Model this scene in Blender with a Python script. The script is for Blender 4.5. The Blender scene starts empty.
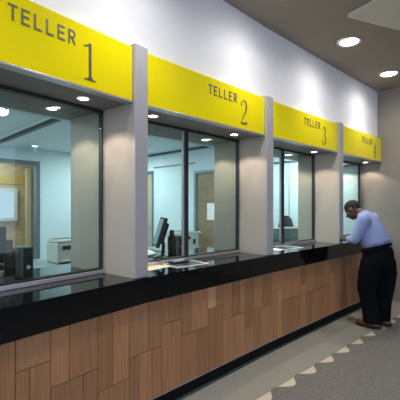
import bpy, bmesh, math, random
from mathutils import Vector, Matrix
random.seed(7)
S = bpy.context.scene
C = S.collection
PI = math.pi

# ------------------------------------------------------------------ materials
def newmat(name):
    m = bpy.data.materials.new(name); m.use_nodes = True
    nt = m.node_tree; nt.nodes.clear()
    out = nt.nodes.new('ShaderNodeOutputMaterial')
    return m, nt, out

def mat(name, col, rough=.5, metal=0., noise=0., nscale=20., bump=0., bscale=200., spec=.5, stretch=None, coat=0.):
    m, nt, out = newmat(name)
    b = nt.nodes.new('ShaderNodeBsdfPrincipled')
    b.inputs['Roughness'].default_value = rough
    b.inputs['Metallic'].default_value = metal
    b.inputs['Specular IOR Level'].default_value = spec
    b.inputs['Coat Weight'].default_value = coat
    b.inputs['Base Color'].default_value = (*col, 1)
    nt.links.new(b.outputs[0], out.inputs[0])
    tc = nt.nodes.new('ShaderNodeTexCoord')
    mp = nt.nodes.new('ShaderNodeMapping')
    nt.links.new(tc.outputs['Object'], mp.inputs[0])
    if stretch: mp.inputs['Scale'].default_value = stretch
    if noise:
        n = nt.nodes.new('ShaderNodeTexNoise'); n.inputs['Scale'].default_value = nscale
        n.inputs['Detail'].default_value = 6
        nt.links.new(mp.outputs[0], n.inputs['Vector'])
        r = nt.nodes.new('ShaderNodeMapRange')
        r.inputs['To Min'].default_value = 1 - noise; r.inputs['To Max'].default_value = 1 + noise
        nt.links.new(n.outputs[0], r.inputs[0])
        v = nt.nodes.new('ShaderNodeVectorMath'); v.operation = 'SCALE'
        v.inputs[0].default_value = col
        nt.links.new(r.outputs[0], v.inputs['Scale'])
        nt.links.new(v.outputs[0], b.inputs['Base Color'])
    if bump:
        n2 = nt.nodes.new('ShaderNodeTexNoise'); n2.inputs['Scale'].default_value = bscale
        nt.links.new(mp.outputs[0], n2.inputs['Vector'])
        bp = nt.nodes.new('ShaderNodeBump'); bp.inputs['Strength'].default_value = bump
        bp.inputs['Distance'].default_value = .01
        nt.links.new(n2.outputs[0], bp.inputs['Height'])
        nt.links.new(bp.outputs[0], b.inputs['Normal'])
    return m

def emit(name, col, s):
    m, nt, out = newmat(name)
    e = nt.nodes.new('ShaderNodeEmission'); e.inputs[0].default_value = (*col, 1); e.inputs[1].default_value = s
    nt.links.new(e.outputs[0], out.inputs[0]); return m

def glassmat(name, tint, ior=1.6):
    m, nt, out = newmat(name)
    t = nt.nodes.new('ShaderNodeBsdfTransparent'); t.inputs[0].default_value = (*tint, 1)
    g = nt.nodes.new('ShaderNodeBsdfGlossy'); g.inputs['Roughness'].default_value = 0.0
    g.inputs[0].default_value = (.95, 1, 1, 1)
    lw = nt.nodes.new('ShaderNodeLayerWeight'); lw.inputs[0].default_value = .5
    pw = nt.nodes.new('ShaderNodeMath'); pw.operation = 'POWER'; pw.inputs[1].default_value = 5
    nt.links.new(lw.outputs['Facing'], pw.inputs[0])
    f = nt.nodes.new('ShaderNodeMapRange'); f.inputs['To Min'].default_value = ((ior-1)/(ior+1))**2
    nt.links.new(pw.outputs[0], f.inputs[0])
    mx = nt.nodes.new('ShaderNodeMixShader')
    nt.links.new(f.outputs[0], mx.inputs[0]); nt.links.new(t.outputs[0], mx.inputs[1]); nt.links.new(g.outputs[0], mx.inputs[2])
    nt.links.new(mx.outputs[0], out.inputs[0]); return m

def woodmat(name, col, rough=.45, attr=True, scale=(24, 24, 1.0)):
    m, nt, out = newmat(name)
    b = nt.nodes.new('ShaderNodeBsdfPrincipled'); b.inputs['Roughness'].default_value = rough
    nt.links.new(b.outputs[0], out.inputs[0])
    tc = nt.nodes.new('ShaderNodeTexCoord'); mp = nt.nodes.new('ShaderNodeMapping')
    mp.inputs['Scale'].default_value = scale
    nt.links.new(tc.outputs['Object'], mp.inputs[0])
    vec = mp.outputs[0]
    if attr:
        at = nt.nodes.new('ShaderNodeAttribute'); at.attribute_name = 'board'
        off = nt.nodes.new('ShaderNodeVectorMath'); off.operation = 'MULTIPLY_ADD'
        nt.links.new(at.outputs['Color'], off.inputs[0]); off.inputs[1].default_value = (37, 53, 41)
        nt.links.new(vec, off.inputs[2]); vec = off.outputs[0]
    n = nt.nodes.new('ShaderNodeTexNoise'); n.inputs['Scale'].default_value = 2.6; n.inputs['Detail'].default_value = 8
    n.inputs['Distortion'].default_value = .7
    nt.links.new(vec, n.inputs['Vector'])
    rmp = nt.nodes.new('ShaderNodeValToRGB')
    rmp.color_ramp.elements[0].position = .3; rmp.color_ramp.elements[1].position = .72
    rmp.color_ramp.elements[0].color = (col[0]*.80, col[1]*.77, col[2]*.73, 1)
    rmp.color_ramp.elements[1].color = (col[0]*1.14, col[1]*1.14, col[2]*1.14, 1)
    nt.links.new(n.outputs[0], rmp.inputs[0])
    if attr:
        mx = nt.nodes.new('ShaderNodeMix'); mx.data_type = 'RGBA'; mx.blend_type = 'MULTIPLY'
        mx.inputs[0].default_value = 1
        at2 = nt.nodes.new('ShaderNodeAttribute'); at2.attribute_name = 'tint'
        nt.links.new(rmp.outputs[0], mx.inputs[6]); nt.links.new(at2.outputs['Color'], mx.inputs[7])
        nt.links.new(mx.outputs[2], b.inputs['Base Color'])
    else:
        nt.links.new(rmp.outputs[0], b.inputs['Base Color'])
    bp = nt.nodes.new('ShaderNodeBump'); bp.inputs['Strength'].default_value = .08; bp.inputs['Distance'].default_value = .004
    nt.links.new(n.outputs[0], bp.inputs['Height']); nt.links.new(bp.outputs[0], b.inputs['Normal'])
    return m

def granitemat():
    m, nt, out = newmat('black_granite')
    b = nt.nodes.new('ShaderNodeBsdfPrincipled'); b.inputs['Roughness'].default_value = .07
    nt.links.new(b.outputs[0], out.inputs[0])
    tc = nt.nodes.new('ShaderNodeTexCoord')
    v = nt.nodes.new('ShaderNodeTexVoronoi'); v.inputs['Scale'].default_value = 260
    nt.links.new(tc.outputs['Object'], v.inputs['Vector'])
    r = nt.nodes.new('ShaderNodeValToRGB')
    r.color_ramp.elements[0].color = (.003, .003, .0035, 1); r.color_ramp.elements[0].position = .55
    r.color_ramp.elements[1].color = (.014, .0145, .017, 1); r.color_ramp.elements[1].position = 1
    nt.links.new(v.outputs['Color'], r.inputs[0]); nt.links.new(r.outputs[0], b.inputs['Base Color'])
    return m

def carpetmat():
    m, nt, out = newmat('carpet_pile')
    b = nt.nodes.new('ShaderNodeBsdfPrincipled'); b.inputs['Roughness'].default_value = .95
    b.inputs['Specular IOR Level'].default_value = .1
    nt.links.new(b.outputs[0], out.inputs[0])
    tc = nt.nodes.new('ShaderNodeTexCoord')
    n = nt.nodes.new('ShaderNodeTexNoise'); n.inputs['Scale'].default_value = 90; n.inputs['Detail'].default_value = 5
    nt.links.new(tc.outputs['Object'], n.inputs['Vector'])
    r = nt.nodes.new('ShaderNodeValToRGB')
    r.color_ramp.elements[0].color = (.140, .138, .134, 1); r.color_ramp.elements[0].position = .33
    r.color_ramp.elements[1].color = (.225, .221, .213, 1); r.color_ramp.elements[1].position = .68
    nt.links.new(n.outputs[0], r.inputs[0]); nt.links.new(r.outputs[0], b.inputs['Base Color'])
    bp = nt.nodes.new('ShaderNodeBump'); bp.inputs['Strength'].default_value = .5; bp.inputs['Distance'].default_value = .01
    nt.links.new(n.outputs[0], bp.inputs['Height']); nt.links.new(bp.outputs[0], b.inputs['Normal'])
    return m

M = dict(
    white=mat('white_wall_paint', (.86, .88, .96), .7, noise=.015, nscale=3, bump=.02),
    ceil=mat('grey_brown_ceiling_paint', (.30, .262, .24), .75, noise=.03, nscale=2),
    hatch=mat('light_grey_ceiling_panel', (.66, .65, .63), .7, noise=.02),
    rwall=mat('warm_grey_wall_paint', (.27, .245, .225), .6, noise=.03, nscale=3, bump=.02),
    nib=mat('beige_reveal_paint', (.47, .42, .378), .6, noise=.02, nscale=4),
    soffit=mat('grey_soffit_paint', (.25, .225, .21), .6, noise=.02),
    fin=mat('satin_grey_fin', (.43, .425, .465), .38, metal=.1, noise=.015),
    yellow=mat('yellow_gloss_board', (.86, .73, .001), .22, noise=.015, nscale=2, coat=.25),
    alu=mat('satin_aluminium', (.58, .57, .62), .35, metal=.7, noise=.03),
    letter=mat('brushed_metal_letters', (.20, .19, .165), .45, metal=.8, noise=.05, nscale=80),
    gasket=mat('black_frame', (.018, .020, .025), .4, noise=.1),
    granite=granitemat(),
    wood=woodmat('cherry_board', (.41, .205, .098)),
    darkwood=woodmat('slatted_oak', (.44, .30, .15), attr=False, scale=(2, 2, 9)),
    plinth=mat('black_plinth', (.006, .006, .007), .6, spec=.15, noise=.1),
    vinyl=mat('grey_vinyl_floor', (.30, .30, .275), .42, noise=.10, nscale=9, bump=.02),
    inlay=mat('cream_vinyl_inlay', (.64, .59, .49), .4, noise=.05, nscale=12),
    carpet=carpetmat(),
    glass=glassmat('greenish_glass', (.84, .91, .875), 1.48),
    ipaint=mat('pale_blue_office_paint', (.60, .72, .77), .7, noise=.02, nscale=2),
    iceil=mat('office_ceiling_paint', (.74, .82, .85), .8, noise=.02),
    ifloor=mat('office_floor', (.25, .27, .29), .6, noise=.1),
    slate=mat('slate_trim', (.10, .14, .17), .5, noise=.05),
    bluepanel=mat('blue_grey_screen_fabric', (.20, .30, .35), .85, noise=.08, nscale=60),
    black=mat('black_plastic', (.016, .017, .020), .38, noise=.08),
    blackm=mat('matt_black_plastic', (.03, .032, .036), .6, noise=.08),
    screen=mat('dark_screen_glass', (.02, .025, .035), .12, noise=.05),
    greyp=mat('pale_grey_plastic', (.46, .47, .45), .5, noise=.03),
    greyd=mat('mid_grey_plastic', (.22, .24, .25), .5, noise=.03),
    whitep=mat('white_plastic', (.85, .86, .86), .4, noise=.02),
    paper=mat('white_paper', (.86, .86, .84), .7, noise=.02),
    manila=mat('cream_paper', (.80, .70, .50), .7, noise=.04),
    desk=mat('pale_desk_laminate', (.30, .36, .38), .3, noise=.03),
    chrome=mat('polished_steel', (.75, .76, .78), .18, metal=1., noise=.02),
    skin=mat('dark_brown_skin', (.10, .048, .026), .45, noise=.12, nscale=30),
    hair=mat('short_black_hair', (.012, .010, .009), .8, noise=.4, nscale=220, bump=.6, bscale=400),
    shirt=mat('pale_blue_cotton', (.27, .34, .62), .8, noise=.05, nscale=30, bump=.55, bscale=11),
    trousers=mat('dark_navy_wool', (.005, .0055, .008), .9, spec=.08, noise=.12, nscale=40, bump=.15, bscale=30),
    shoe=mat('brown_leather', (.11, .038, .018), .28, noise=.15, nscale=30),
    sole=mat('black_rubber', (.012, .011, .010), .7, noise=.1),
    belt=mat('black_leather', (.005, .0055, .008), .8, spec=.1, noise=.1),
    eye=mat('eye_white', (.7, .68, .62), .25, noise=.02),
    lamp=emit('lamp_diffuser', (1, .93, .80), 26),
    lampsmall=emit('small_lamp_diffuser', (1, .88, .70), 20),
    ilamp=emit('cool_lamp_diffuser', (.85, .96, 1), 6),
    bsky=emit('lit_window_daylight', (.62, .82, 1), 1.0),
)

# ------------------------------------------------------------------ helpers
class MB:
    def __init__(s): s.bm = bmesh.new()
    def _add(s, bm2, mtx=None):
        me = bpy.data.meshes.new('t'); bm2.to_mesh(me); bm2.free()
        if mtx: me.transform(mtx)
        s.bm.from_mesh(me); bpy.data.meshes.remove(me); return s
    def box(s, x0, x1, y0, y1, z0, z1, bev=0., mtx=None, seg=2):
        b = bmesh.new(); bmesh.ops.create_cube(b, size=1)
        for v in b.verts:
            v.co = Vector(((x0+x1)/2 + v.co.x*(x1-x0), (y0+y1)/2 + v.co.y*(y1-y0), (z0+z1)/2 + v.co.z*(z1-z0)))
        if bev: bmesh.ops.bevel(b, geom=b.edges[:], offset=bev, segments=seg, affect='EDGES', profile=.5)
        return s._add(b, mtx)
    def lathe(s, prof, n=32, mtx=None):
        b = bmesh.new(); rings = []
        for r, z in prof:
            if r < 1e-6: rings.append([b.verts.new((0, 0, z))])
            else: rings.append([b.verts.new((r*math.cos(2*PI*k/n), r*math.sin(2*PI*k/n), z)) for k in range(n)])
        for a, c in zip(rings, rings[1:]):
            for k in range(n):
                if len(a) == 1 and len(c) > 1: b.faces.new((a[0], c[k], c[(k+1) % n]))
                elif len(c) == 1 and len(a) > 1: b.faces.new((a[k], a[(k+1) % n], c[0]))
                elif len(a) > 1: b.faces.new((a[k], a[(k+1) % n], c[(k+1) % n], c[k]))
        bmesh.ops.recalc_face_normals(b, faces=b.faces[:])
        return s._add(b, mtx)
    def loft(s, rings, cap=True):
        """rings: lists of points, equal length"""
        b = bmesh.new(); rr = [[b.verts.new(p) for p in r] for r in rings]
        n = len(rr[0])
        for a, c in zip(rr, rr[1:]):
            for k in range(n): b.faces.new((a[k], a[(k+1) % n], c[(k+1) % n], c[k]))
        if cap: b.faces.new(rr[0][::-1]); b.faces.new(rr[-1])
        bmesh.ops.recalc_face_normals(b, faces=b.faces[:])
        return s._add(b)
    def tube(s, pts, rad, n=12):
        """tapered tube with rounded ends through pts; rad a number or one per point"""
        pts = [Vector(p) for p in pts]
        if not hasattr(rad, '__len__'): rad = [rad]*len(pts)
        rings = []
        def ring(c, t, r):
            t = t.normalized(); a = t.orthogonal().normalized() if abs(t.z) > .9 else t.cross(Vector((0, 0, 1))).normalized()
            b = t.cross(a)
            return [c + a*r*math.cos(2*PI*k/n) + b*r*math.sin(2*PI*k/n) for k in range(n)]
        t0 = pts[1]-pts[0]; t1 = pts[-1]-pts[-2]
        for q in (85, 60, 30): rings.append(ring(pts[0]-t0.normalized()*rad[0]*math.sin(math.radians(q)), t0, rad[0]*math.cos(math.radians(q))))
        for i, p in enumerate(pts):
            t = (pts[min(i+1, len(pts)-1)]-pts[max(i-1, 0)]); rings.append(ring(p, t, rad[i]))
        for q in (30, 60, 85): rings.append(ring(pts[-1]+t1.normalized()*rad[-1]*math.sin(math.radians(q)), t1, rad[-1]*math.cos(math.radians(q))))
        return s.loft(rings)
    def ell(s, c, r, rot=None, n=20):
        b = bmesh.new(); bmesh.ops.create_uvsphere(b, u_segments=n, v_segments=n//2+2, radius=1)
        m = Matrix.Translation(c) @ (rot.to_4x4() if rot else Matrix()) @ Matrix.Diagonal((*r, 1))
        return s._add(b, m)
    def prism(s, poly, z0, z1):
        b = bmesh.new(); lo = [b.verts.new((x, y, z0)) for x, y in poly]; hi = [b.verts.new((x, y, z1)) for x, y in poly]
        n = len(poly)
        b.faces.new(lo[::-1]); b.faces.new(hi)
        for k in range(n): b.faces.new((lo[k], lo[(k+1) % n], hi[(k+1) % n], hi[k]))
        bmesh.ops.recalc_face_normals(b, faces=b.faces[:])
        return s._add(b)
    def build(s, name, m, parent=None, smooth=False, **props):
        me = bpy.data.meshes.new(name); s.bm.to_mesh(me); s.bm.free()
        me.materials.append(m)
        for p in me.polygons: p.use_smooth = smooth
        if smooth:
            try: me.set_sharp_from_angle(angle=math.radians(40))
            except Exception: pass
        o = bpy.data.objects.new(name, me); C.objects.link(o)
        if parent: o.parent = parent
        for k, v in props.items(): o[k] = v
        return o

def remeshed(mb, voxel, smooth=8):
    """one continuous skin over everything in mb"""
    me = bpy.data.meshes.new('r'); mb.bm.to_mesh(me); mb.bm.free()
    o = bpy.data.objects.new('r', me); C.objects.link(o)
    r = o.modifiers.new('r', 'REMESH'); r.mode = 'VOXEL'; r.voxel_size = voxel
    if smooth:
        q = o.modifiers.new('s', 'SMOOTH'); q.factor = .5; q.iterations = smooth
    dg = bpy.context.evaluated_depsgraph_get(); dg.update()
    me2 = bpy.data.meshes.new_from_object(o.evaluated_get(dg))
    bpy.data.objects.remove(o); bpy.data.meshes.remove(me)
    out = MB(); out.bm.from_mesh(me2); bpy.data.meshes.remove(me2); return out

def thing(name, label=None, cat=None, loc=(0, 0, 0), rz=0., group=None, kind=None):
    o = bpy.data.objects.new(name, None); C.objects.link(o); o.empty_display_size = .1
    o.location = loc; o.rotation_euler = (0, 0, rz)
    if label: o['label'] = label
    if cat: o['category'] = cat
    if group: o['group'] = group
    if kind: o['kind'] = kind
    return o
def copy_tree(o, parent=None):
    c = o.copy(); C.objects.link(c)
    if parent: c.parent = parent
    for ch in list(o.children): copy_tree(ch, c)
    return c
ST = dict(kind='structure')

# ------------------------------------------------------------------ plan of the teller wall (camera stands at the origin)
EYE = 1.5
ANG = [math.radians(a) for a in (55., 51.583, 45.572, 43.871, 42.952)]      # bay 0 (blank) .. bay 4
DIR = [Vector((math.cos(a), math.sin(a))) for a in ANG]
F1 = Vector((-.4221, 2.4879))
F0 = F1 - 1.6*DIR[1]; FM = F0 - 1.8*DIR[0]
F2 = F1 + 1.603*DIR[2]; F3 = F2 + 1.628*DIR[3]; L4 = 1.455; F4 = F3 + L4*DIR[4]
NODE = [FM, F0, F1, F2, F3, F4]
RW = Vector((math.cos(math.radians(131.5)), math.sin(math.radians(131.5))))    # along the right wall, away from the lobby
LEN = [1.8, 1.6, 1.603, 1.628, L4]
def off_poly(off, first=0):
    """points of the wall line shifted by off towards the lobby"""
    nn = [Vector((d.y, -d.x)) for d in DIR]
    pts = []
    for i in range(first, 6):
        if i == 0: pts.append(NODE[0] + nn[0]*off)
        elif i == 5: pts.append(NODE[5] - RW*off)
        else:
            m = (nn[i-1]+nn[i]).normalized(); pts.append(NODE[i] + m*(off/m.dot(nn[i])))
    return pts
def band(o0, o1, z0, z1, first=0):
    mb = MB(); a = off_poly(o0, first); b = off_poly(o1, first)
    for i in range(len(a)-1): pass
    poly = [tuple(p) for p in a] + [tuple(p) for p in b[::-1]]
    return mb.prism(poly, z0, z1)
def V3(p, z): return (p.x, p.y, z)
# office frame: origin at F1, u along the wall, v into the offices
AO = math.radians(45.577); DO = Vector((math.cos(AO), math.sin(AO))); NO = Vector((-DO.y, DO.x))
def UV(u, v): return F1 + DO*u + NO*v

ZC = 3.366; Z_SOF = 2.21; Z_TOP = 1.002; Z_SLAB = .826; Z_OFF = 2.60

# ------------------------------------------------------------------ setting: lobby shell
rw_a = F4 - RW*8.0; rw_b = F4 + RW*.74
def wallseg(a, b, t, z0, z1, mb=None):
    """wall from a to b, thickness t to the right of a->b"""
    d = (b-a).normalized(); n = Vector((d.y, -d.x))*t
    return (mb or MB()).prism([tuple(a), tuple(b), tuple(b+n), tuple(a+n)], z0, z1)
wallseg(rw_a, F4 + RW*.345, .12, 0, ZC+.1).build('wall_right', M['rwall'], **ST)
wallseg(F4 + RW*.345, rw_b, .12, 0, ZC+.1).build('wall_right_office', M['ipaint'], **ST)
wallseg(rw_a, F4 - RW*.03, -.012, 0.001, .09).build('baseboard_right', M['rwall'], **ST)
band(-.06, -.22, Z_SOF+.04, ZC+.05).build('wall_left', M['white'], **ST)
# ceiling and floor of the lobby
def lobby_poly(o):
    pts = off_poly(o)
    end = F4 - RW*8.0; st = FM + Vector((DIR[0].y, -DIR[0].x))*6.5
    return [tuple(p) for p in pts] + [tuple(end), tuple(st)]
MB().prism(lobby_poly(-.06), ZC, ZC+.12).build('ceiling', M['ceil'], **ST)
MB().prism([tuple(p) for p in (UV(-5.5, 6.5), UV(6.5, 6.5), UV(6.5, -9), UV(-5.5, -9))], -.12, 0).build('floor', M['vinyl'], **ST)

# fitted carpet with a wavy edge and cream inlays in its bays
def Lline(u): return -.395 - .05*u
def edge(u): return Lline(u) - .033 + .048*math.cos(2*PI*(u-1.015)/.335)
us = [-5.4 + k*.0186 for k in range(int((4.66+5.4)/.0186))]
carpet_poly = [tuple(UV(u, edge(u))) for u in us] + [tuple(UV(4.66, -8.8)), tuple(UV(-5.4, -8.8))]
carpet = MB().prism(carpet_poly, 0, .006).build('carpet', M['carpet'], **ST)
k = -8
while True:
    c = 1.015 + .1675 + .335*k; k += 1
    if c > 4.6: break
    h = .5*.335*.665
    pts = [(u, Lline(u)) for u in (c-h, c+h)]
    n = 14; arc = [(c+h-2*h*j/n) for j in range(1, n)]
    arc = [(u, min(edge(u), Lline(u)-.001)) for u in arc]
    MB().prism([tuple(UV(u, v)) for u, v in pts+arc], 0, .005).build('inlay', M['inlay'], carpet)

# ceiling panel, light grey
cpos = UV(2.0, -.66)
hatch = thing('trim_1', loc=V3(cpos, ZC), rz=AO, kind='structure')
hp = [(0, 0), (1.7, -.74), (1.3, -2.3), (-.46, -1.65)]
MB().prism(hp, -.018, .02).build('panel', M['hatch'], hatch)
for a, b in zip(hp, hp[1:]+hp[:1]):
    a = Vector(a); b = Vector(b); wallseg(a, b, -.014, -.024, .0).build('edge_strip', M['hatch'], hatch)

# soffit over the counter and piers between the windows
band(-.002, -.80, Z_SOF, Z_SOF+.05, 1).build('ceiling_soffit', M['soffit'], **ST)
for i, nd in enumerate((F0, F1, F2, F3)):
    a = ANG[max(i, 1)]
    p = thing('pilaster', loc=V3(nd, 0), rz=a, kind='structure')
    MB().box(-.0625, .0625, .0, (.78, .765, .69, .59)[i], Z_TOP, Z_SOF+.02).build('pier', M['nib'], p)
    MB().box(-.067, .052, -.028, -.0005, Z_TOP, 2.612, .004).box(-.067, .052, -.0005, .058, Z_SOF+.06, 2.612).build('fin', M['fin'], p)

# ------------------------------------------------------------------ counter
counter = thing('counter_front', 'long wooden boarded counter front on a black plinth below the granite worktop', 'counter', V3(F1, 0))
def rel(p): return (p[0]-F1.x, p[1]-F1.y)
def band_rel(o0, o1, z0, z1):
    a = off_poly(o0); b = off_poly(o1)
    return MB().prism([rel(p) for p in a]+[rel(p) for p in b[::-1]], z0, z1)
wt = MB()
wt.prism([rel(p) for p in off_poly(.05)]+[rel(p) for p in off_poly(-.92)[::-1]], Z_TOP-.03, Z_TOP-.0005)
wt.prism([rel(p) for p in off_poly(.05)]+[rel(p) for p in off_poly(.028)[::-1]], Z_SLAB, Z_TOP-.0295)
o = wt.build('granite_worktop', M['granite'], label='long polished black granite worktop with a deep front edge', category='worktop')
o.location = V3(F1, 0)
band_rel(-.02, -.10, 0, .128).build('plinth', M['plinth'], counter, label='black plinth along the floor')
band_rel(.034, -.0, .122, .128).build('edge_strip', M['alu'], counter, label='thin metal strip under the boards')
band_rel(-.005, -.08, .128, Z_TOP-.031).build('carcass', M['plinth'], counter)

# boards: (u0,u1,z0,z1) along the front
front = off_poly(.03); cum = [0]
for a, b in zip(front, front[1:]): cum.append(cum[-1]+(b-a).length)
U0 = cum[2]
def at_u(u):
    s = max(0., min(cum[-1]-1e-6, u+U0))
    for i in range(5):
        if s <= cum[i+1]:
            d = (front[i+1]-front[i]).normalized(); return front[i]+d*(s-cum[i]), d
BL = [((-.934, -.858), None, [], []), ((-.858, -.671), .654, [], [-.787]), ((-.671, -.367), .503, [-.557], [-.465]),
      ((-.367, -.118), .352, [-.254], []), ((-.118, .171), .478, [.053], [-.034, .084]), ((.171, .364), .633, [], []),
      ((.364, .667), .502, [.471], [.549]), ((.667, .857), .644, [.766], [.754]), ((.857, 1.17), .512, [.98, 1.095], [1.023]),
      ((1.17, 1.312), .354, [], []), ((1.312, 1.623), .501, [1.463], [1.411]), ((1.623, 1.805), .638, [], [1.713]),
      ((1.805, 2.188), .493, [1.96], [1.96]), ((2.188, 2.298), .611, [], []), ((2.298, 2.63), .497, [2.46], [2.436])]
boards = []
def addblock(a, b, zj, up, lo):
    if zj is None: boards.append((a, b, .128, Z_SLAB)); return
    e = [a]+up+[b]
    for p, q in zip(e, e[1:]): boards.append((p, q, zj, Z_SLAB))
    e = [a]+lo+[b]
    for p, q in zip(e, e[1:]): boards.append((p, q, .128, zj))
for (a, b), zj, up, lo in BL: addblock(a, b, zj, up, lo)
def fill(u, end):
    j = 0
    while u < end-.02:
        w = random.choice((.15, .19, .25, .31)); b = min(end, u+w)
        if end-b < .06: b = end
        zj = (.5, .64, .49, .36)[j % 4]+random.uniform(-.012, .012); j += 1
        up = [u+(b-u)*random.uniform(.4, .6)] if b-u > .2 else []
        lo = [u+(b-u)*random.uniform(.35, .65)] if b-u > .17 else []
        addblock(u, b, zj, up, lo); u = b
fill(2.63, cum[-1]-U0); fill(-U0, -.934)
bm = bmesh.new()
lt = bm.loops.layers.float_color.new('tint'); lb = bm.loops.layers.float_color.new('board')
G = .002
for (a, b, z0, z1) in boards:
    fixed = None
    if abs(a-.667) < .001 and z1 > .8: fixed = (1.55, 1.75, 2.3)            # the pale board
    elif abs(a-1.623) < .001 and z1 > .8: fixed = (1.2, 1.15, 1.1)
    elif abs(a-1.713) < .001: fixed = (1.32, 1.32, 1.3)
    t = random.uniform(.80, 1.2); w = random.uniform(-.05, .05)
    tint = fixed or (t*(1+w), t, t*(1-w*.6))
    seed = (random.random(), random.random(), random.random(), 1)
    cuts = [a+G] + [c-U0 for c in cum[1:-1] if a+.01 < c-U0 < b-.01] + [b-G]
    for p, q in zip(cuts, cuts[1:]):
        P, d = at_u(p+1e-5); Q, _ = at_u(q-1e-5); n = Vector((d.y, -d.x))
        th = random.uniform(-.0006, .0006)
        vs = []
        for (pt, o_) in ((P, th), (Q, th), (Q, -.03), (P, -.03)):
            w2 = pt+n*o_
            vs.append((w2.x-F1.x, w2.y-F1.y))
        lo = [bm.verts.new((x, y, z0+G)) for x, y in vs]; hi = [bm.verts.new((x, y, z1-G)) for x, y in vs]
        fs = [bm.faces.new(lo[::-1]), bm.faces.new(hi)] + [bm.faces.new((lo[k], lo[(k+1) % 4], hi[(k+1) % 4], hi[k])) for k in range(4)]
        for f in fs:
            for l in f.loops: l[lt] = (*tint, 1); l[lb] = seed
mb = MB(); mb.bm.free(); mb.bm = bm
bmesh.ops.recalc_face_normals(bm, faces=bm.faces[:])
mb.build('front_panel', M['wood'], counter, label='staggered brown wooden boards')

# ------------------------------------------------------------------ signs
def smooth_path(pts, w, sub=8):
    """Catmull-Rom through pts (x,z) with widths"""
    P = [(*p, q) for p, q in zip(pts, w)]; out = []
    for i in range(len(P)-1):
        p0 = P[max(i-1, 0)]; p1 = P[i]; p2 = P[i+1]; p3 = P[min(i+2, len(P)-1)]
        for k in range(sub):
            t = k/sub
            out.append(tuple(.5*((2*p1[j])+(-p0[j]+p2[j])*t+(2*p0[j]-5*p1[j]+4*p2[j]-p3[j])*t*t+(-p0[j]+3*p1[j]-3*p2[j]+p3[j])*t**3) for j in range(3)))
    out.append(P[-1]); return out
def ribbon(mb, path, y0, y1):
    b = bmesh.new(); rows = []
    for i, (x, z, w) in enumerate(path):
        a = path[max(i-1, 0)]; c = path[min(i+1, len(path)-1)]
        t = Vector((c[0]-a[0], c[1]-a[1]))
        t = t.normalized() if t.length else Vector((1, 0)); n = Vector((-t.y, t.x))*max(w, .0012)/2
        rows.append([b.verts.new((x+n.x, y, z+n.y)) for y in (y0, y1)] + [b.verts.new((x-n.x, y, z-n.y)) for y in (y1, y0)])
    for r, q in zip(rows, rows[1:]):
        for k in range(4): b.faces.new((r[k], r[(k+1) % 4], q[(k+1) % 4], q[k]))
    b.faces.new(rows[0][::-1]); b.faces.new(rows[-1])
    bmesh.ops.recalc_face_normals(b, faces=b.faces[:]); mb._add(b)
def straight(mb, x0, z0, x1, z1, w, y0, y1): ribbon(mb, [(x0, z0, w), (x1, z1, w)], y0, y1)
YA, YB = -.0035, .0004
def letter(ch, x, z, w, h, t):
    mb = MB()
    s = lambda *a: straight(mb, *a, YA, YB)
    if ch == 'T': s(x, z+h-t/2, x+w, z+h-t/2, t); s(x+w/2, z, x+w/2, z+h-t*.5, t)
    if ch in 'EL': s(x+t/2, z, x+t/2, z+h, t); s(x+t/2, z+t/2, x+w, z+t/2, t)
    if ch == 'E': s(x+t/2, z+h-t/2, x+w, z+h-t/2, t); s(x+t/2, z+h*.52, x+w*.93, z+h*.52, t)
    if ch == 'R':
        s(x+t/2, z, x+t/2, z+h, t)
        r = h*.235; pts = [(x+t/2, z+h-t/2), (x+w*.5, z+h-t/2)]
        for k in range(1, 10):
            q = PI/2-PI*k/9; pts.append((x+w*.5+(w*.42)*math.cos(q), z+h-t/2-r+r*math.sin(q)))
        pts.append((x+t/2, z+h-t/2-2*r)); ribbon(mb, [(*p, t) for p in pts], YA, YB)
        s(x+w*.5, z+h-t/2-2*r, x+w*.95, z, t)
    return mb
def numeral(n, cx, z, h):
    mb = MB(); X = lambda a: cx+a*h; Z = lambda a: z+a*h
    def R(pts, w, sm=True):
        P = [(X(a), Z(b)) for a, b in pts]; w = [max(q*.76, .030 if n < 4 else .062)*h for q in w]
        ribbon(mb, smooth_path(P, w) if sm else [(*p, q) for p, q in zip(P, w)], YA, YB)
    if n == 1:
        R([(.02, .02), (.02, .985)], [.10, .10], False)
        R([(-.15, .014), (.19, .014)], [.03, .03], False); R([(-.06, .03), (.02, .06), (.10, .03)], [.03, .05, .03])
        R([(-.17, .88), (-.08, .905), (.02, .97)], [.025, .045, .05])
    if n == 2:
        R([(-.17, .74), (-.16, .80)], [.07, .07], False)
        R([(-.18, .76), (-.15, .89), (-.02, .975), (.12, .92), (.165, .76), (.12, .57), (0, .37), (-.12, .19), (-.20, .05)],
          [.03, .035, .04, .085, .11, .095, .06, .04, .035])
        R([(-.21, .035), (.0, .04), (.19, .045)], [.06, .09, .08], False); R([(.18, .06), (.21, .16)], [.03, .02], False)
    if n == 3:
        R([(-.16, .80), (-.145, .85)], [.065, .065], False)
        R([(-.17, .82), (-.12, .93), (0, .975), (.11, .91), (.14, .77), (.09, .61), (-.04, .535)], [.03, .035, .04, .08, .105, .07, .03])
        R([(-.04, .535), (.10, .47), (.165, .29), (.12, .10), (-.02, .025), (-.14, .07), (-.19, .20)], [.03, .07, .115, .09, .04, .035, .03])
        R([(-.185, .17), (-.17, .23)], [.065, .065], False)
    if n == 4:
        R([(.07, 0), (.07, .985)], [.095, .095], False); R([(.08, .975), (-.22, .27)], [.025, .03], False)
        R([(-.23, .26), (.21, .26)], [.05, .05], False); R([(-.03, .014), (.16, .014)], [.03, .03], False)
    return mb
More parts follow.
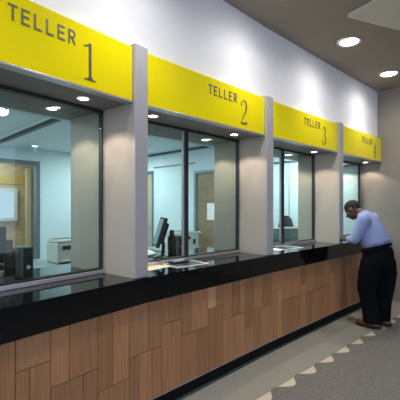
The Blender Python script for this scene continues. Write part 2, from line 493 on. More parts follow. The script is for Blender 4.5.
words = {1: ('largest yellow sign board reading TELLER 1, nearest at the upper left'),
         2: ('yellow sign board reading TELLER 2 above the second window'),
         3: ('yellow sign board reading TELLER 3 above the third window, second from the far end'),
         4: ('smallest yellow sign board reading TELLER 4, beside the right wall')}
for i in (1, 2, 3, 4):
    L = LEN[i]
    t = thing('teller_sign', words[i], 'sign', V3(NODE[i], 0), ANG[i], 'yellow teller signs')
    x1 = L-.0695 if i < 4 else L-.004
    MB().box(.0545, x1, .0, .055, Z_SOF+.012, 2.591, .002).build('board', M['yellow'], t)
    MB().box(.0545, x1, -.004, .055, Z_SOF-.001, Z_SOF+.0115, .001).build('edge_trim', M['alu'], t, label='thin pale metal trim along the bottom')
    x0, xe = (.715, 1.095) if i == 1 else (.705, 1.085); hh = .082; ww = .044; st = (xe-x0-ww)/5
    for k, ch in enumerate('TELLER'):
        letter(ch, x0+k*st, 2.448, ww if ch != 'T' else ww*1.1, hh, .0098).build('letter', M['letter'], t, label='grey metal letter '+ch)
    numeral(i, 1.192, 2.268, .228).build('numeral', M['letter'], t, label='thin grey metal numeral %d' % i)

# ------------------------------------------------------------------ windows
def window(i):
    L = LEN[i]; x0 = .063; x1 = L-.063 if i < 4 else L-.012
    w = thing('window_%d' % i, loc=V3(NODE[i], 0), rz=ANG[i], kind='structure')
    zt, zb = Z_SOF-.001, Z_TOP
    fr = MB()
    fr.box(x0, x1, .312, .375, zb, zb+.028, .003)
    fr.build('sill_rail', M['alu'], w)
    g = MB()
    g.box(x0, x1, .326, .366, zt-.022, zt).box(x0, x1, .326, .366, zb+.0285, zb+.040)
    g.box(x0, x0+.014, .326, .366, zb+.040, zt-.022).box(x1-.016, x1, .326, .366, zb+.040, zt-.022)
    g.build('frame', M['gasket'], w)
    MB().box(x1-.007, x1-.0005, .3215, .3255, zb+.0285, zt-.0225).build('bead', M['alu'], w, label='thin pale edge bead')
    mid = .063 + (L-.126)*.475
    MB().box(mid-.018, mid+.018, .322, .370, zb+.040, zt-.022, .003).build('mullion', M['gasket'], w)
    MB().box(mid-.036, mid-.0185, .338, .362, zb+.040, zt-.022, .003).build('mullion_strip', M['alu'], w)
    for a, b in ((x0+.014, mid-.036), (mid+.018, x1-.016)):
        MB().box(a, b, .342, .348, zb+.040, zt-.022).build('glass_pane', M['glass'], w)
for i in (1, 2, 3, 4): window(i)

# ------------------------------------------------------------------ lights in the lobby
def spot(name, loc, power, deg, blend, col, parent=None, r=.05):
    d = bpy.data.lights.new(name, 'SPOT'); d.energy = power; d.spot_size = math.radians(deg); d.spot_blend = blend
    d.color = col; d.shadow_soft_size = r
    o = bpy.data.objects.new(name, d); C.objects.link(o); o.location = loc
    if parent: o.parent = parent
    return o
def ceiling_light():
    t = thing('ceiling_light', group='round lobby downlights')
    MB().lathe([(.098, -.004), (.098, -.016), (.112, -.022), (.128, -.020), (.138, -.010), (.138, .0), (.098, .0)], 40).build('trim_ring', M['alu'], t, True)
    MB().lathe([(0, -.030), (.05, -.028), (.085, -.018), (.097, -.006), (.097, 0)], 40).build('diffuser', M['lamp'], t, True, label='glowing round diffuser')
    spot('lamp_beam', (0, 0, -.05), POW_CEIL*.65, 92, .6, (1, .92, .80), t, .06)
    spot('lamp_wash', (0, 0, -.05), POW_CEIL*.65, 166, 1., (1, .95, .88), t, .08)
    t['category'] = 'ceiling light'; return t
POW_CEIL = 54
cl = ceiling_light(); us_ = [(2.56, -.44), (3.93, -.45), (1.22, -.43), (-.12, -.46), (-1.4, -.62)]
LBL = ['round recessed downlight glowing on the grey ceiling beside the pale ceiling panel, higher in view',
       'round recessed downlight glowing on the ceiling close to the right wall',
       'round recessed downlight in the ceiling above the second teller window',
       'round recessed downlight in the ceiling above the gap of the first and second windows',
       'round recessed downlight in the ceiling above the first teller window']
for k, (u, v) in enumerate(us_):
    o = cl if k == 0 else copy_tree(cl)
    p = UV(u, v); o.location = V3(p, ZC); o['label'] = LBL[k]

POW_SOF = 11
def soffit_light():
    t = thing('soffit_light', group='small soffit downlights over the counter')
    MB().lathe([(.034, -.002), (.034, -.006), (.046, -.008), (.052, -.004), (.052, 0), (.034, 0)], 28).build('trim_ring', M['alu'], t, True)
    MB().lathe([(0, -.006), (.033, -.004), (.033, 0)], 28).build('diffuser', M['lampsmall'], t, True, label='glowing round lens')
    spot('lamp_beam', (0, 0, -.02), POW_SOF, 120, .3, (1, .84, .66), t, .03)
    t['category'] = 'downlight'; return t
sl = soffit_light(); first = True
where = {(1, 0): 'small round downlight in the soffit under the left part of the TELLER 1 sign',
         (1, 1): 'small round downlight in the soffit under the numeral 1',
         (2, 0): 'small round downlight in the soffit at the left end of the TELLER 2 sign',
         (2, 1): 'small round downlight in the soffit under the numeral 2',
         (3, 0): 'small round downlight in the soffit at the left end of the TELLER 3 sign',
         (3, 1): 'small round downlight in the soffit under the numeral 3',
         (4, 1): 'small round downlight in the soffit under the TELLER 4 sign beside the right wall',
         (4, 0): 'small round downlight in the soffit at the left end of the TELLER 4 sign'}
inner = ['small round downlight in the soffit inside the office, behind the %s window glass' % n for n in ('first', 'second', 'third', 'fourth')]
for i in (1, 2, 3, 4):
    o = copy_tree(sl); d = DIR[i]; p = NODE[i]+d*1.265+Vector((-d.y, d.x))*.57
    o.location = V3(p, Z_SOF); o.rotation_euler = (0, 0, ANG[i]); o['label'] = inner[i-1]; o['group'] = 'small soffit downlights behind the glass'
    for j, u in enumerate((.253, 1.265)):
        o = sl if first else copy_tree(sl); first = False
        d = DIR[i]; p = NODE[i]+d*u+Vector((-d.y, d.x))*.175
        o.location = V3(p, Z_SOF); o.rotation_euler = (0, 0, ANG[i]); o['label'] = where[(i, j)]

# ------------------------------------------------------------------ offices behind the glass
def seg_uv(a, b, t, z0, z1, mb=None): return wallseg(UV(*a), UV(*b), t, z0, z1, mb)
off = thing('wall_back', kind='structure')
# back wall v=5 with an opening u .05 .. 1.22
w = MB()
seg_uv((1.24, 5), (5.2, 5), -.1, 0, Z_OFF, w); seg_uv((-3.4, 5), (.02, 5), -.1, 0, Z_OFF, w); seg_uv((.02, 5), (1.24, 5), -.1, 2.33, Z_OFF, w)
w.build('wall', M['ipaint'], off)
seg_uv((-3.4, .95), (-3.4, 5), -.1, 0, Z_OFF).build('wall_office_side', M['ipaint'], **ST)
MB().prism([tuple(UV(*p)) for p in ((-3.4, .0), (-1.2, .95), (4.5, .66), (5.2, .9), (5.2, 6.4), (-3.4, 6.4))], Z_OFF, Z_OFF+.08).build('ceiling_office', M['iceil'], **ST)
MB().prism([tuple(UV(*p)) for p in ((-3.4, 1.0), (4.55, 1.0), (4.55, 6.3), (-3.4, 6.3))], 0.0, .012).build('floor_office', M['ifloor'], **ST)
# beam and the step down to the soffit
seg_uv((.40, 1.0), (.40, 4.99), .05, Z_OFF-.05, Z_OFF-.002).build('trim_2', M['slate'], **ST)
seg_uv((.29, 1.0), (.29, 4.99), .05, Z_OFF-.03, Z_OFF-.002).build('trim_3', M['whitep'], **ST)
bk = off_poly(-.79, 0); bk2 = off_poly(-.85, 0)
MB().prism([tuple(p) for p in bk]+[tuple(p) for p in bk2[::-1]], Z_SOF+.001, Z_OFF+.05).build('wall_bulkhead', M['ipaint'], **ST)
# end wall, office side
e0 = F4+RW*.75; e1 = UV(4.66, 5.1)
wallseg(e0, e1, .1, 0, Z_OFF).build('wall_end', M['ipaint'], **ST)
for k in range(9):
    a = e0.lerp(e1, .12+k*.09); b = e0.lerp(e1, .12+k*.09+.006)
    wallseg(a, b, -.012, .05, 2.33).build('trim_%d' % (10+k), M['slate'] if k % 3 == 0 else M['greyp'], **ST)
wallseg(e0, e1, -.03, 2.35, 2.385).build('trim_4', M['slate'], **ST)
# doorway in the back wall: panelled room beyond, dark frame
d1 = thing('door_1', loc=V3(UV(.63, 5), 0), rz=AO, kind='structure')
MB().box(.56, .63, -.02, .1, 0, 2.36).box(-.63, -.56, -.02, .1, 0, 2.36).box(-.56, .56, -.02, .1, 2.29, 2.36).build('frame', M['slate'], d1)
al = MB().box(-1.4, 1.4, 1.0, 1.08, 0, Z_OFF)
al.build('wall_panelling', M['darkwood'], d1)
MB().box(-1.4, .69, .98, 1.0, 1.96, 2.13).build('rail', mat('ochre_rail', (.40, .26, .05), .5, noise=.1), d1)
MB().box(.70, .78, .86, .98, 0, 2.3).build('post', mat('tan_post', (.42, .33, .2), .6, noise=.1), d1)
w5 = thing('window_5', loc=V3(UV(.89, 5.97), 1.19), rz=AO, kind='structure')
MB().box(-.75, .28, -.03, 0, 0, .06).box(-.75, .28, -.03, 0, .62, .68).box(.21, .28, -.03, 0, .06, .62).box(-.75, -.69, -.03, 0, .06, .62).build('window_frame', M['greyp'], w5)
MB().box(-.69, .21, -.012, -.004, .06, .62).build('pane', M['bsky'], w5)
# partition with two doors
A0, A1 = 1.55, 4.99
w = MB()
for a, b, z0 in ((A0, 2.06, 0), (2.06, 2.70, 2.15), (2.70, 3.92, 0), (3.92, 4.6, 2.24), (4.6, A1, 0)):
    seg_uv((3.2, a), (3.2, b), .08, z0, Z_OFF-.001, w)
w.build('wall_partition', M['ipaint'], **ST)
seg_uv((3.19, A0), (3.19, A1), .015, Z_OFF-.05, Z_OFF-.002).build('trim_5', M['slate'], **ST)
seg_uv((3.19, 2.66), (3.19, 3.9), .012, 2.29, 2.32).build('trim_6', M['greyd'], **ST)
def pdoor(n, v0, v1, zt, m, fm):
    d = thing('door_%d' % n, loc=V3(UV(3.2, (v0+v1)/2), 0), rz=AO+PI/2, kind='structure')
    h = (v1-v0)/2
    MB().box(-h, -h+.05, -.09, .012, 0, zt).box(h-.05, h, -.09, .012, 0, zt).box(-h+.05, h-.05, -.09, .012, zt-.05, zt).build('frame', fm, d)
    MB().box(-h+.05, h-.05, -.06, -.02, 0.01, zt-.05).build('leaf', m, d)
    return d, h
d2, h2 = pdoor(2, 2.06, 2.70, 2.15, woodmat('door_oak', (.27, .20, .125), attr=False, scale=(2, 2, 9)), mat('blue_grey_frame', (.20, .30, .35), .5, noise=.03))
MB().box(-.2, .0, -.02, -.014, 1.25, 1.55).build('notice', M['paper'], d2, label='white notice sheet')
d3, h3 = pdoor(3, 3.92, 4.6, 2.24, mat('tan_door', (.45, .38, .28), .5, noise=.06), M['slate'])
MB().tube([(-.24, .0, 1.02), (-.24, .03, 1.02), (-.13, .03, 1.02)], .011).build('handle', M['chrome'], d3, True)
d2h = MB().tube([(.22, .0, 1.02), (.22, .03, 1.02), (.12, .03, 1.02)], .011).build('handle', M['chrome'], d2, True)

# added square ceiling panels, invented as fill light for the offices
def office_fill_lamp():
    t = thing('office_fill_lamp', group='added square office fill lamps')
    MB().box(-.31, .31, -.31, .31, -.022, 0, .004).build('frame', M['whitep'], t)
    MB().box(-.285, .285, -.285, .285, -.026, -.021).build('diffuser', M['ilamp'], t, label='glowing square diffuser')
    d = bpy.data.lights.new('fill_glow', 'AREA'); d.shape = 'SQUARE'; d.size = .56; d.energy = POW_OFF; d.color = (.88, .97, 1)
    lo = bpy.data.objects.new('fill_glow', d); C.objects.link(lo); lo.parent = t; lo.location = (0, 0, -.03)
    t['category'] = 'ceiling light'; return t
POW_OFF = 38
ol = office_fill_lamp()
ol_spots = [(-1.9, 1.9, 'added square office fill lamp furthest left behind the first window'), (-.9, 3.5, 'added square office fill lamp left of the doorway behind the first window'),
            (1.7, 1.5, 'added square office fill lamp close behind the second window'), (2.2, 3.9, 'added square office fill lamp deep behind the second window'),
            (3.95, 1.3, 'added square office fill lamp behind the third window'), (3.9, 3.3, 'added square office fill lamp between the partition and the end wall'),
            (.25, 5.50, 'added square fill lamp in the panelled room beyond the doorway')]  # last one added to brighten the otherwise unlit panelled room
for k, (u, v, lb_) in enumerate(ol_spots):
    o = ol if k == 0 else copy_tree(ol); o.location = V3(UV(u, v), Z_OFF); o.rotation_euler = (0, 0, AO); o['label'] = lb_
t = thing('pendant_lamp', 'small white cone lamp on the office ceiling in front of the doorway', 'lamp', V3(UV(1.0, 4.55), Z_OFF))
MB().lathe([(0, 0), (.06, 0), (.06, -.02), (.03, -.03), (.02, -.10), (.012, -.13), (0, -.13)], 20).build('shade', M['whitep'], t, True)
MB().lathe([(0, -.022), (.045, -.021), (.045, -.028), (0, -.034)], 20).build('bulb', M['ilamp'], t, True)
t = thing('reflected_spotlight', 'white glowing stand-in for a reflected fitting on a black bracket under the office ceiling, at the left edge', 'reflected_spotlight', (-1.785, 3.2, Z_OFF), .9)  # reflection in the glass, modelled as a solid glowing fitting
MB().box(-.02, .02, -.04, .04, -.02, 0, .003).tube([(0, 0, -.01), (0, 0, -.09)], .012).tube([(0, -.085, -.24), (0, -.085, -.1), (0, .085, -.1), (0, .085, -.34)], .011).build('bracket', M['black'], t)
MB().lathe([(0, .05), (.045, .045), (.065, 0), (.07, -.05), (.066, -.055), (0, -.056)], 24, Matrix.Translation((0, 0, -.23)) @ Matrix.Rotation(-.9, 4, 'X') @ Matrix.Scale(.7, 4)).build('housing', M['black'], t, True)
MB().lathe([(0, -.062), (.05, -.060), (.062, -.0565), (0, -.0565)], 24, Matrix.Translation((0, 0, -.23)) @ Matrix.Rotation(-.9, 4, 'X') @ Matrix.Scale(.7, 4)).build('lens', M['ilamp'], t, True)

# desks, printers
def desk(u, v, L, D, H, rz, label, m='desk'):
    t = thing('desk', label, 'desk', V3(UV(u, v), .012), rz)
    MB().box(-L/2, L/2, -D/2, D/2, H-.03, H, .004).build('desktop', M[m], t)
    for sx in (-1, 1):
        MB().box(sx*(L/2-.03)-.02, sx*(L/2-.03)+.02, -D/2+.04, D/2-.04, 0, H-.031, .003).build('leg', M['greyd'], t)
    MB().box(-L/2+.06, L/2-.06, D/2-.06, D/2-.04, .25, H-.031).build('modesty_panel', M['greyp'], t)
    return t
desk(.75, 2.55, 1.5, .75, .765, AO, 'pale office desk carrying a grey printer behind the first window')
desk(2.72, 2.55, 1.35, .7, .735, AO+PI/2, 'pale office desk carrying a grey printer against the partition by the wooden door')
def printer(u, v, z, rz, s, label):
    t = thing('printer', label, 'printer', V3(UV(u, v), z), rz, 'grey office printers')
    MB().box(-.19*s, .19*s, -.17*s, .17*s, .004, .235*s, .012).build('body', M['greyp'], t)
    MB().box(-.185*s, .185*s, -.165*s, .15*s, .2355*s, .275*s, .012).build('lid', M['greyp'], t)
    MB().box(-.13*s, .02*s, -.176*s, -.1705*s, .165*s, .21*s).build('output_slot', M['black'], t, label='dark paper slot')
    MB().box(.07*s, .12*s, -.178*s, -.1705*s, .09*s, .165*s, .003).build('control_panel', M['black'], t, label='small black control panel')
    MB().box(-.15*s, .15*s, -.24*s, -.1715*s, .03*s, .045*s, .003).build('paper_tray', M['greyp'], t)
    MB().box(-.15*s, .05*s, .0, .1*s, .2755*s, .285*s).build('hatch', M['greyd'], t)
    return t
printer(.62, 2.45, .78, AO-.02, 1.06, 'pale grey printer on the desk behind the first window')
MB_ = printer(2.72, 2.50, .75, AO-.1, 1.12, 'pale grey printer on the desk by the partition, behind the second window')
MB_ = None
# things on the tellers' side of the worktop
ZW = Z_TOP
def monitor(loc, rz, tilt, label, w=.36, h=.29):
    t = thing('computer_monitor', label, 'monitor', loc, rz)
    MB().lathe([(0, .001), (.068, .001), (.072, .008), (.06, .016), (.02, .024), (0, .024)], 28).build('base', M['black'], t, True)
    MB().tube([(0, .02, .02), (0, .03, .12), (0, .015, .2)], .018).build('stand', M['black'], t, True)
    R = Matrix.Translation((0, 0, .10+h/2)) @ Matrix.Rotation(tilt, 4, 'X')
    MB().box(-w/2, w/2, -.022, .012, -h/2, h/2, .008, R).box(-w*.36, w*.36, .0125, .045, -h*.36, h*.36, .012, R).build('housing', M['blackm'], t)
    MB().box(-w/2+.018, w/2-.018, -.0245, -.0225, -h/2+.02, h/2-.02, 0, R).build('screen', M['screen'], t, label='dark glossy screen')
    return t
monitor(V3(UV(.70, .63), ZW), math.radians(285), -.30, 'black computer monitor seen edge-on behind the second window', .28, .29)
monitor(V3(UV(-.815, .66), ZW), math.radians(215), -.2, 'black computer monitor cut off by the left edge, behind the first window', .3, .26)
def bottle(u, v, h, r, label):
    t = thing('bottle', label, 'bottle', V3(UV(u, v), ZW))
    MB().lathe([(0, .0005), (r*.94, .0005), (r, .006), (r, h*.66), (r*.93, h*.74), (r*.55, h*.82), (r*.5, h*.86), (0, h*.86)], 28).build('body', mat('smoked_bottle', (.045, .022, .012), .2, noise=.1), t, True)
    MB().lathe([(0, h*.862), (r*.58, h*.862), (r*.6, h*.88), (r*.58, h*.985), (r*.5, h), (0, h)], 28).build('cap', M['black'], t, True)
    MB().lathe([(r*1.01, h*.30), (r*1.012, h*.31), (r*1.012, h*.6), (r*1.01, h*.61)], 28).build('label_band', M['blackm'], t, True)
bottle(-.655, .60, .265, .036, 'dark brown bottle with black cap behind the first window')
bottle(.82, .60, .262, .040, 'tall dark bottle with black cap beside the monitor behind the second window')
t = thing('speaker', 'black desk speaker with grey frame and white knob behind the first window', 'speaker', V3(UV(-.565, .58), ZW), AO+.1)
MB().box(-.042, .042, -.05, .06, .0005, .215, .006).build('cabinet', M['greyd'], t)
MB().box(-.032, .032, -.054, -.0505, .012, .205, .003).build('front', M['screen'], t, label='black front face')
MB().lathe([(0, 0), (.013, 0), (.014, .008), (.011, .012), (0, .012)], 18, Matrix.Translation((0, -.0545, .075)) @ Matrix.Rotation(PI/2, 4, 'X')).build('knob', M['whitep'], t, True)
t = thing('card_terminal', 'slim dark box standing beside the tall bottle behind the second window', 'terminal', V3(UV(.925, .62), ZW), AO)
MB().box(-.04, .04, -.045, .045, .0005, .205, .008).build('body', M['greyd'], t)
MB().box(-.03, .03, -.049, -.0455, .11, .185, .002).build('screen', M['screen'], t)
MB().box(-.03, .03, -.048, -.0455, .02, .09, .002).build('keypad', M['black'], t)
t = thing('desk_telephone', 'white and black desk telephone beside the brown bottle at the left edge', 'telephone', V3(UV(-.66, .77), ZW), AO+.4)
MB().box(-.085, .085, -.1, .1, .0005, .05, .01).build('base', M['whitep'], t)
MB().tube([(-.06, -.08, .07), (-.06, .08, .07)], .022).build('handset', M['black'], t, True)
MB().box(-.01, .07, -.07, .03, .0505, .056, .002).build('keypad', M['greyd'], t)
# sloped white document wedge by the second monitor
t = thing('document_stand', 'sloping white document stand behind the second window, left of the monitor', 'document stand', V3(UV(.60, .86), ZW), AO+.3)
mb = MB(); mb.loft([[Vector(p) for p in ((x, -.12, .001), (x, .12, .001), (x, .12, .09), (x, -.12, .02))] for x in (-.16, .16)]).build('body', M['whitep'], t)
# papers and cash tray in the worktop
def sheet(name, loc2, rz, w, h, m, label, cat='paper', group=None, z=.0006, t=.0012):
    o = MB().box(-w/2, w/2, -h/2, h/2, 0, t).build(name, M[m], label=label, category=cat)
    o.location = V3(loc2, ZW+z); o.rotation_euler = (0, 0, rz)
    if group: o['group'] = group
    return o
sheet('paper_sheet', UV(.31, .235), AO+.12, .25, .16, 'manila', 'cream paper sheet lying on the worktop against the first pilaster', 'paper')
sheet('paper_sheet', UV(.42, .43), AO-.1, .22, .12, 'paper', 'white paper sheet lying behind the glass of the second window')
t = thing('deal_tray', 'flat steel cash tray set in the worktop under the second window', 'tray', V3(UV(.60, .16), ZW), AO-.12)
MB().box(-.17, .17, -.10, -.085, .0005, .005, .001).box(-.17, .17, .115, .13, .0005, .005, .001).box(-.17, -.155, -.085, .115, .0005, .005, .001).box(.155, .17, -.085, .115, .0005, .005, .001).build('rim', M['whitep'], t, label='bright pale rim')
MB().box(-.154, .154, -.084, .114, .0004, .0018).build('dish', M['gasket'], t, label='dark polished dish')
t = thing('signature_pad', 'small black pad with a pen lying in front of the second window glass', 'pad', V3(UV(.60, .255), ZW+.006), AO-.1)
MB().box(-.085, .085, -.04, .04, 0, .012, .003).build('pad', M['black'], t)
MB().tube([(-.06, 0, .016), (.06, .01, .016)], .004).build('pen', M['whitep'], t)
t = thing('deal_tray', 'flat steel cash tray set in the worktop under the third window', 'tray', V3(UV(2.25, .16), ZW), AO-.15)
MB().box(-.17, .17, -.10, -.085, .0005, .005, .001).box(-.17, .17, .115, .13, .0005, .005, .001).box(-.17, -.155, -.085, .115, .0005, .005, .001).box(.155, .17, -.085, .115, .0005, .005, .001).build('rim', M['whitep'], t, label='bright pale rim')
MB().box(-.154, .154, -.084, .114, .0004, .0018).build('dish', M['gasket'], t, label='dark polished dish')
sheet('paper_sheet', UV(2.08, .19), AO+.1, .26, .17, 'paper', 'white paper sheet lying on the worktop at the left of the third window')
sheet('paper_sheet', UV(2.44, .40), AO-.2, .30, .17, 'paper', 'white paper sheet lying behind the glass of the third window')
sheet('notebook', UV(2.16, .33), AO+.3, .13, .09, 'black', 'small black notebook lying between papers under the third window', 'notebook', None, .002, .012)

# low screen and chair behind the third window
t = thing('desk_screen', 'blue-grey fabric desk screen in front of the office chair behind the third window', 'screen', (1.36, 5.95, .012), .35)
MB().box(-.42, .42, -.02, .02, .06, 1.10, .006).build('panel', M['bluepanel'], t)
MB().box(-.43, .43, -.024, .024, 1.1005, 1.13, .004).build('top_rail', M['whitep'], t, label='pale top rail')
for sx in (-1, 1): MB().box(sx*.36-.03, sx*.36+.03, -.10, .10, 0, .06, .006).build('foot', M['greyd'], t)
t = thing('office_chair', 'black office chair with rounded back behind the low blue screen', 'chair', (1.555, 6.44, .012), -.24)
ch = t
for k in range(5):
    a = 2*PI*k/5
    lg = MB().tube([(0, 0, .09), (.25*math.cos(a), .25*math.sin(a), .07)], [.022, .014]).build('leg', M['black'], ch)
    MB().ell((.25*math.cos(a), .25*math.sin(a), .0275), (.027, .027, .027), n=12).build('castor', M['black'], lg, True)
MB().tube([(0, 0, .08), (0, 0, .52)], .026).build('gas_column', M['greyd'], ch, True)
remeshed(MB().box(-.24, .24, -.23, .25, .52, .60, .03), .012, 6).build('seat', M['black'], ch, True)
mb = MB(); rings = []
for z, w, y in ((.66, .15, .24), (.75, .19, .255), (.95, .19, .25), (1.08, .15, .265), (1.16, .13, .27), (1.23, .115, .275), (1.28, .08, .28), (1.305, .035, .282)):
    rings.append([Vector((w*math.cos(q), y+.04*math.sin(q)-.04*(1-math.cos(q)**2)*0, z)) for q in [2*PI*k/20 for k in range(20)]])
mb.loft(rings).build('backrest', M['black'], ch, True)
MB().tube([(0, .1, .56), (0, .30, .60), (0, .30, .80)], .022).build('back_bar', M['black'], ch, True)
for sx in (-1, 1): MB().tube([(sx*.25, .1, .57), (sx*.27, .1, .74), (sx*.27, -.12, .76)], .02).build('armrest', M['black'], ch, True)

# ------------------------------------------------------------------ the customer
FACE = math.radians(135)
base = Vector((2.168, 4.475))
man = thing('person', 'man in pale blue shirt and dark trousers bending over the counter end', 'person', (base.x, base.y, .006), FACE)
def ringe(c, rx, ry, tilt=0., n=28, p=2.0):
    """ring around c=(fwd,left,z); rx fwd radius, ry left radius; tilt leans it about the left axis"""
    pts = []
    for k in range(n):
        q = 2*PI*k/n; cx = math.copysign(abs(math.cos(q))**(2/p), math.cos(q))*rx; cy = math.copysign(abs(math.sin(q))**(2/p), math.sin(q))*ry
        pts.append(Vector((c[0]+cx*math.cos(tilt), c[1]+cy, c[2]-cx*math.sin(tilt))))
    return pts
HC = Vector((.240, .0, 1.447))          # head centre
HR = Matrix.Rotation(.62, 3, 'Y')        # head bowed forward
def hd(x, y, z): return HC + HR @ Vector((x, y, z))
SH_L, EL_L, WR_L = (.045, .195, 1.32), (.125, .235, 1.082), (.235, .13, 1.066)
SH_R, EL_R, WR_R = (.075, -.195, 1.325), (.20, -.25, 1.085), (.36, -.13, 1.045)
def body():
    mb = MB()
    # head
    mb.ell(hd(-.005, 0, .025), (.098, .076, .092), HR); mb.ell(hd(.02, 0, -.045), (.075, .062, .075), HR)
    mb.ell(hd(.052, 0, -.09), (.036, .036, .028), HR)
    mb.tube([hd(.088, 0, .01), hd(.108, 0, -.035)], [.010, .017])
    mb.ell(hd(.088, 0, -.068), (.016, .030, .013), HR); mb.ell(hd(.083, 0, .022), (.016, .055, .012), HR)
    for s in (-1, 1):
        mb.ell(hd(-.008, s*.079, -.012), (.022, .010, .033), HR); mb.ell(hd(.055, s*.04, -.03), (.03, .022, .024), HR)
    # neck and trunk core
    mb.tube([hd(-.03, 0, -.04), (.14, 0, 1.40), (.08, 0, 1.33)], [.058, .060, .07], 16)
    mb.loft([ringe((-.05, 0, .86), .11, .15), ringe((-.03, 0, 1.0), .10, .14), ringe((.0, 0, 1.2), .10, .15), ringe((.06, 0, 1.34), .08, .14)])
    # arms
    for a, b, c in ((SH_L, EL_L, WR_L), (SH_R, EL_R, WR_R)):
        mb.tube([a, b], [.05, .04]); mb.tube([b, c], [.04, .028])
    # hands: palm, four curled fingers of unequal length, thumb
    for s, w in ((1, Vector(WR_L)), (-1, Vector(WR_R))):
        f = Vector((.86, -s*.50, -.10)).normalized(); sd = Vector((f.y*-1, f.x, 0)).normalized()*1.0; up = f.cross(sd)
        if up.z < 0: up = -up
        palm = w + f*.05
        mb.tube([w, w+f*.085], [.024, .020]); mb.tube([w+sd*.018, palm+f*.035+sd*.022], .017); mb.tube([w-sd*.018, palm+f*.035-sd*.022], .017)
        for k, ln in enumerate((.068, .078, .073, .056)):
            r = palm+f*.035+sd*(.030-.020*k)
            m1 = r+f*ln*.45+up*.008; m2 = m1+f*ln*.32-up*.010; m3 = m2+f*ln*.2-up*.017
            mb.tube([r, m1, m2, m3], [.0095, .009, .008, .007], 8)
        th = w+f*.02-sd*(s*.020)
        ts = -1 if s > 0 else 1
        th = w+f*.02+sd*ts*.022
        mb.tube([th, th+f*.03+sd*ts*.020, th+f*.062+sd*ts*.020-up*.006], [.012, .010, .008], 8)
    # legs down to the feet
    for y, xh, xk, xa in ((.10, .0, .045, .03), (-.10, -.09, -.085, -.09)):
        mb.tube([(xh-.03, y, .88), (xk, y*1.02, .48), (xa-.02, y, .10)], [.085, .06, .042])
        mb.tube([(xa-.03, y, .055), (xa+.09, y*1.05, .045)], [.035, .03])
    return remeshed(mb, .0065, 3)
body().build('body', M['skin'], man, True)
# hair: close-cropped cap
hm = MB(); b = bmesh.new(); bmesh.ops.create_uvsphere(b, u_segments=32, v_segments=20, radius=1)
kill = [v for v in b.verts if (v.co.z < -.42 and v.co.x > -.55) or v.co.z < -.75 or (v.co.x > .74 and v.co.z < .42) or (abs(v.co.y) > .45 and v.co.x > .0 and v.co.z < .10)]
bmesh.ops.delete(b, geom=kill, context='VERTS')
hm._add(b, Matrix.Translation(hd(-.010, 0, .026)) @ HR.to_4x4() @ Matrix.Diagonal((.104, .082, .099, 1)))
hair = hm.build('hair', M['hair'], man, True)
sm = hair.modifiers.new('thick', 'SOLIDIFY'); sm.thickness = .012; sm.offset = -1
for s in (-1, 1): MB().ell(hd(.083, s*.03, .0), (.010, .013, .008), HR, 12).build('eye', M['eye'], man, True)
# shirt
def shirt():
    mb = MB()
    mb.loft([ringe((-.055, 0, .945), .125, .155, .30, p=2.3), ringe((-.052, 0, .985), .138, .172, .30, p=2.3), ringe((-.045, 0, 1.03), .166, .195, .28, p=2.3), ringe((-.015, 0, 1.12), .155, .200, .28, p=2.3),
             ringe((.02, 0, 1.22), .142, .205, .25, p=2.3), ringe((.055, 0, 1.31), .118, .200, .35, p=2.2), ringe((.085, 0, 1.375), .085, .15, .45), ringe((.115, 0, 1.405), .066, .085, .5)])
    for a, b, c in ((SH_L, EL_L, WR_L), (SH_R, EL_R, WR_R)):
        a = Vector(a); b = Vector(b); c = Vector(c)
        mb.tube([a+Vector((-.02, 0, .0)), a.lerp(b, .5)+Vector((-.012, 0, 0)), b], [.086, .074, .062], 16)
        mb.tube([b, b.lerp(c, .5), b.lerp(c, .93)], [.062, .052, .043], 16)
    for k in range(5):   # folds round the waist
        z = 1.0+.028*k; mb.tube([(-.205+.012*k, -.10, z), (-.212+.012*k, .02, z-.012), (-.18+.012*k, .13, z)], .008, 8)
    return remeshed(mb, .010, 7)
shirt().build('shirt', M['shirt'], man, True)
mb = MB(); rr = []
for c, r, t_ in (((.112, 0, 1.388), .076, .6), ((.124, 0, 1.412), .071, .6), ((.125, 0, 1.415), .067, .6), ((.118, 0, 1.395), .066, .6)): rr.append(ringe(c, r, r*1.02, t_))
mb.loft(rr, cap=False).build('collar', M['shirt'], man, True)
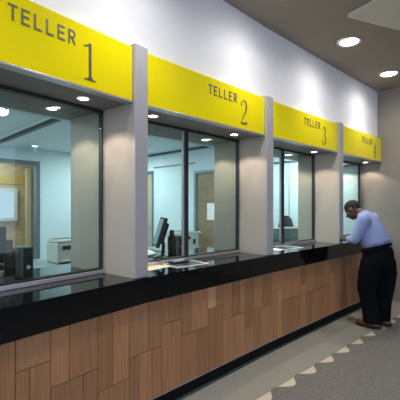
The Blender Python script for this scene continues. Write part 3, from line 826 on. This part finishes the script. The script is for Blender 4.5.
# trousers
def trousers():
    mb = MB()
    mb.loft([ringe((-.055, 0, .985), .150, .182, .30, p=2.4), ringe((-.07, 0, .90), .172, .195, .18, p=2.4), ringe((-.075, 0, .80), .178, .195, p=2.4), ringe((-.06, 0, .72), .15, .17, p=2.4)])
    for y, st_ in ((.098, ((-.035, .83, .138), (.0, .66, .132), (.03, .48, .118), (.0, .30, .108), (-.03, .15, .110), (-.04, .055, .116))),
                   (-.098, ((-.10, .83, .15), (-.125, .66, .142), (-.115, .48, .125), (-.095, .30, .110), (-.085, .15, .108), (-.08, .055, .112)))):
        mb.loft([ringe((x, y, z), r*.94, r*.84, p=2.2) for x, z, r in st_])
    return remeshed(mb, .012, 6)
trousers().build('trousers', M['trousers'], man, True)
MB().loft([ringe((-.054, 0, .958), .172, .204, .30, p=2.35), ringe((-.053, 0, .962), .174, .206, .30, p=2.35), ringe((-.053, 0, .99), .174, .206, .30, p=2.35), ringe((-.053, 0, .994), .172, .204, .30, p=2.35)]).build('belt', M['belt'], man, True)
for s, x in ((.105, -.02), (-.10, -.085)):
    mb = MB()
    mb.loft([ringe((x+.035, s, .018), .145, .048, p=2.4), ringe((x+.035, s, .034), .148, .050, p=2.4), ringe((x+.03, s, .052), .135, .046, .10), ringe((x+.005, s, .075), .098, .040, .12), ringe((x-.03, s, .105), .058, .037)])
    sh = remeshed(mb, .007, 4).build('shoe', M['shoe'], man, True)
    MB().prism([(p.x, p.y) for p in ringe((x+.035, s, 0), .150, .052, p=2.4)], .0, .018).build('sole', M['sole'], sh)

# ------------------------------------------------------------------ daylight and camera
W = bpy.data.worlds.new('World'); S.world = W; W.use_nodes = True
bg = W.node_tree.nodes['Background']; bg.inputs[0].default_value = (.72, .82, 1, 1); bg.inputs[1].default_value = 1.6

cam = bpy.data.cameras.new('camera'); co = bpy.data.objects.new('camera', cam); C.objects.link(co); S.camera = co
co.location = (0, 0, EYE); co.rotation_euler = (PI/2, 0, 0)
cam.sensor_width = 36; cam.lens = 355/400*36; cam.shift_y = 6/400; cam.clip_start = .05
S.view_settings.view_transform = 'Standard'; S.view_settings.look = 'None'
S.view_settings.exposure = -0.1; S.view_settings.gamma = 1; S.view_settings.use_curve_mapping = False
S.cycles.max_bounces = 8; S.cycles.transparent_max_bounces = 12
S.cycles.sample_clamp_indirect = 4; S.cycles.use_denoising = True
S.cycles.caustics_reflective = False; S.cycles.caustics_refractive = False
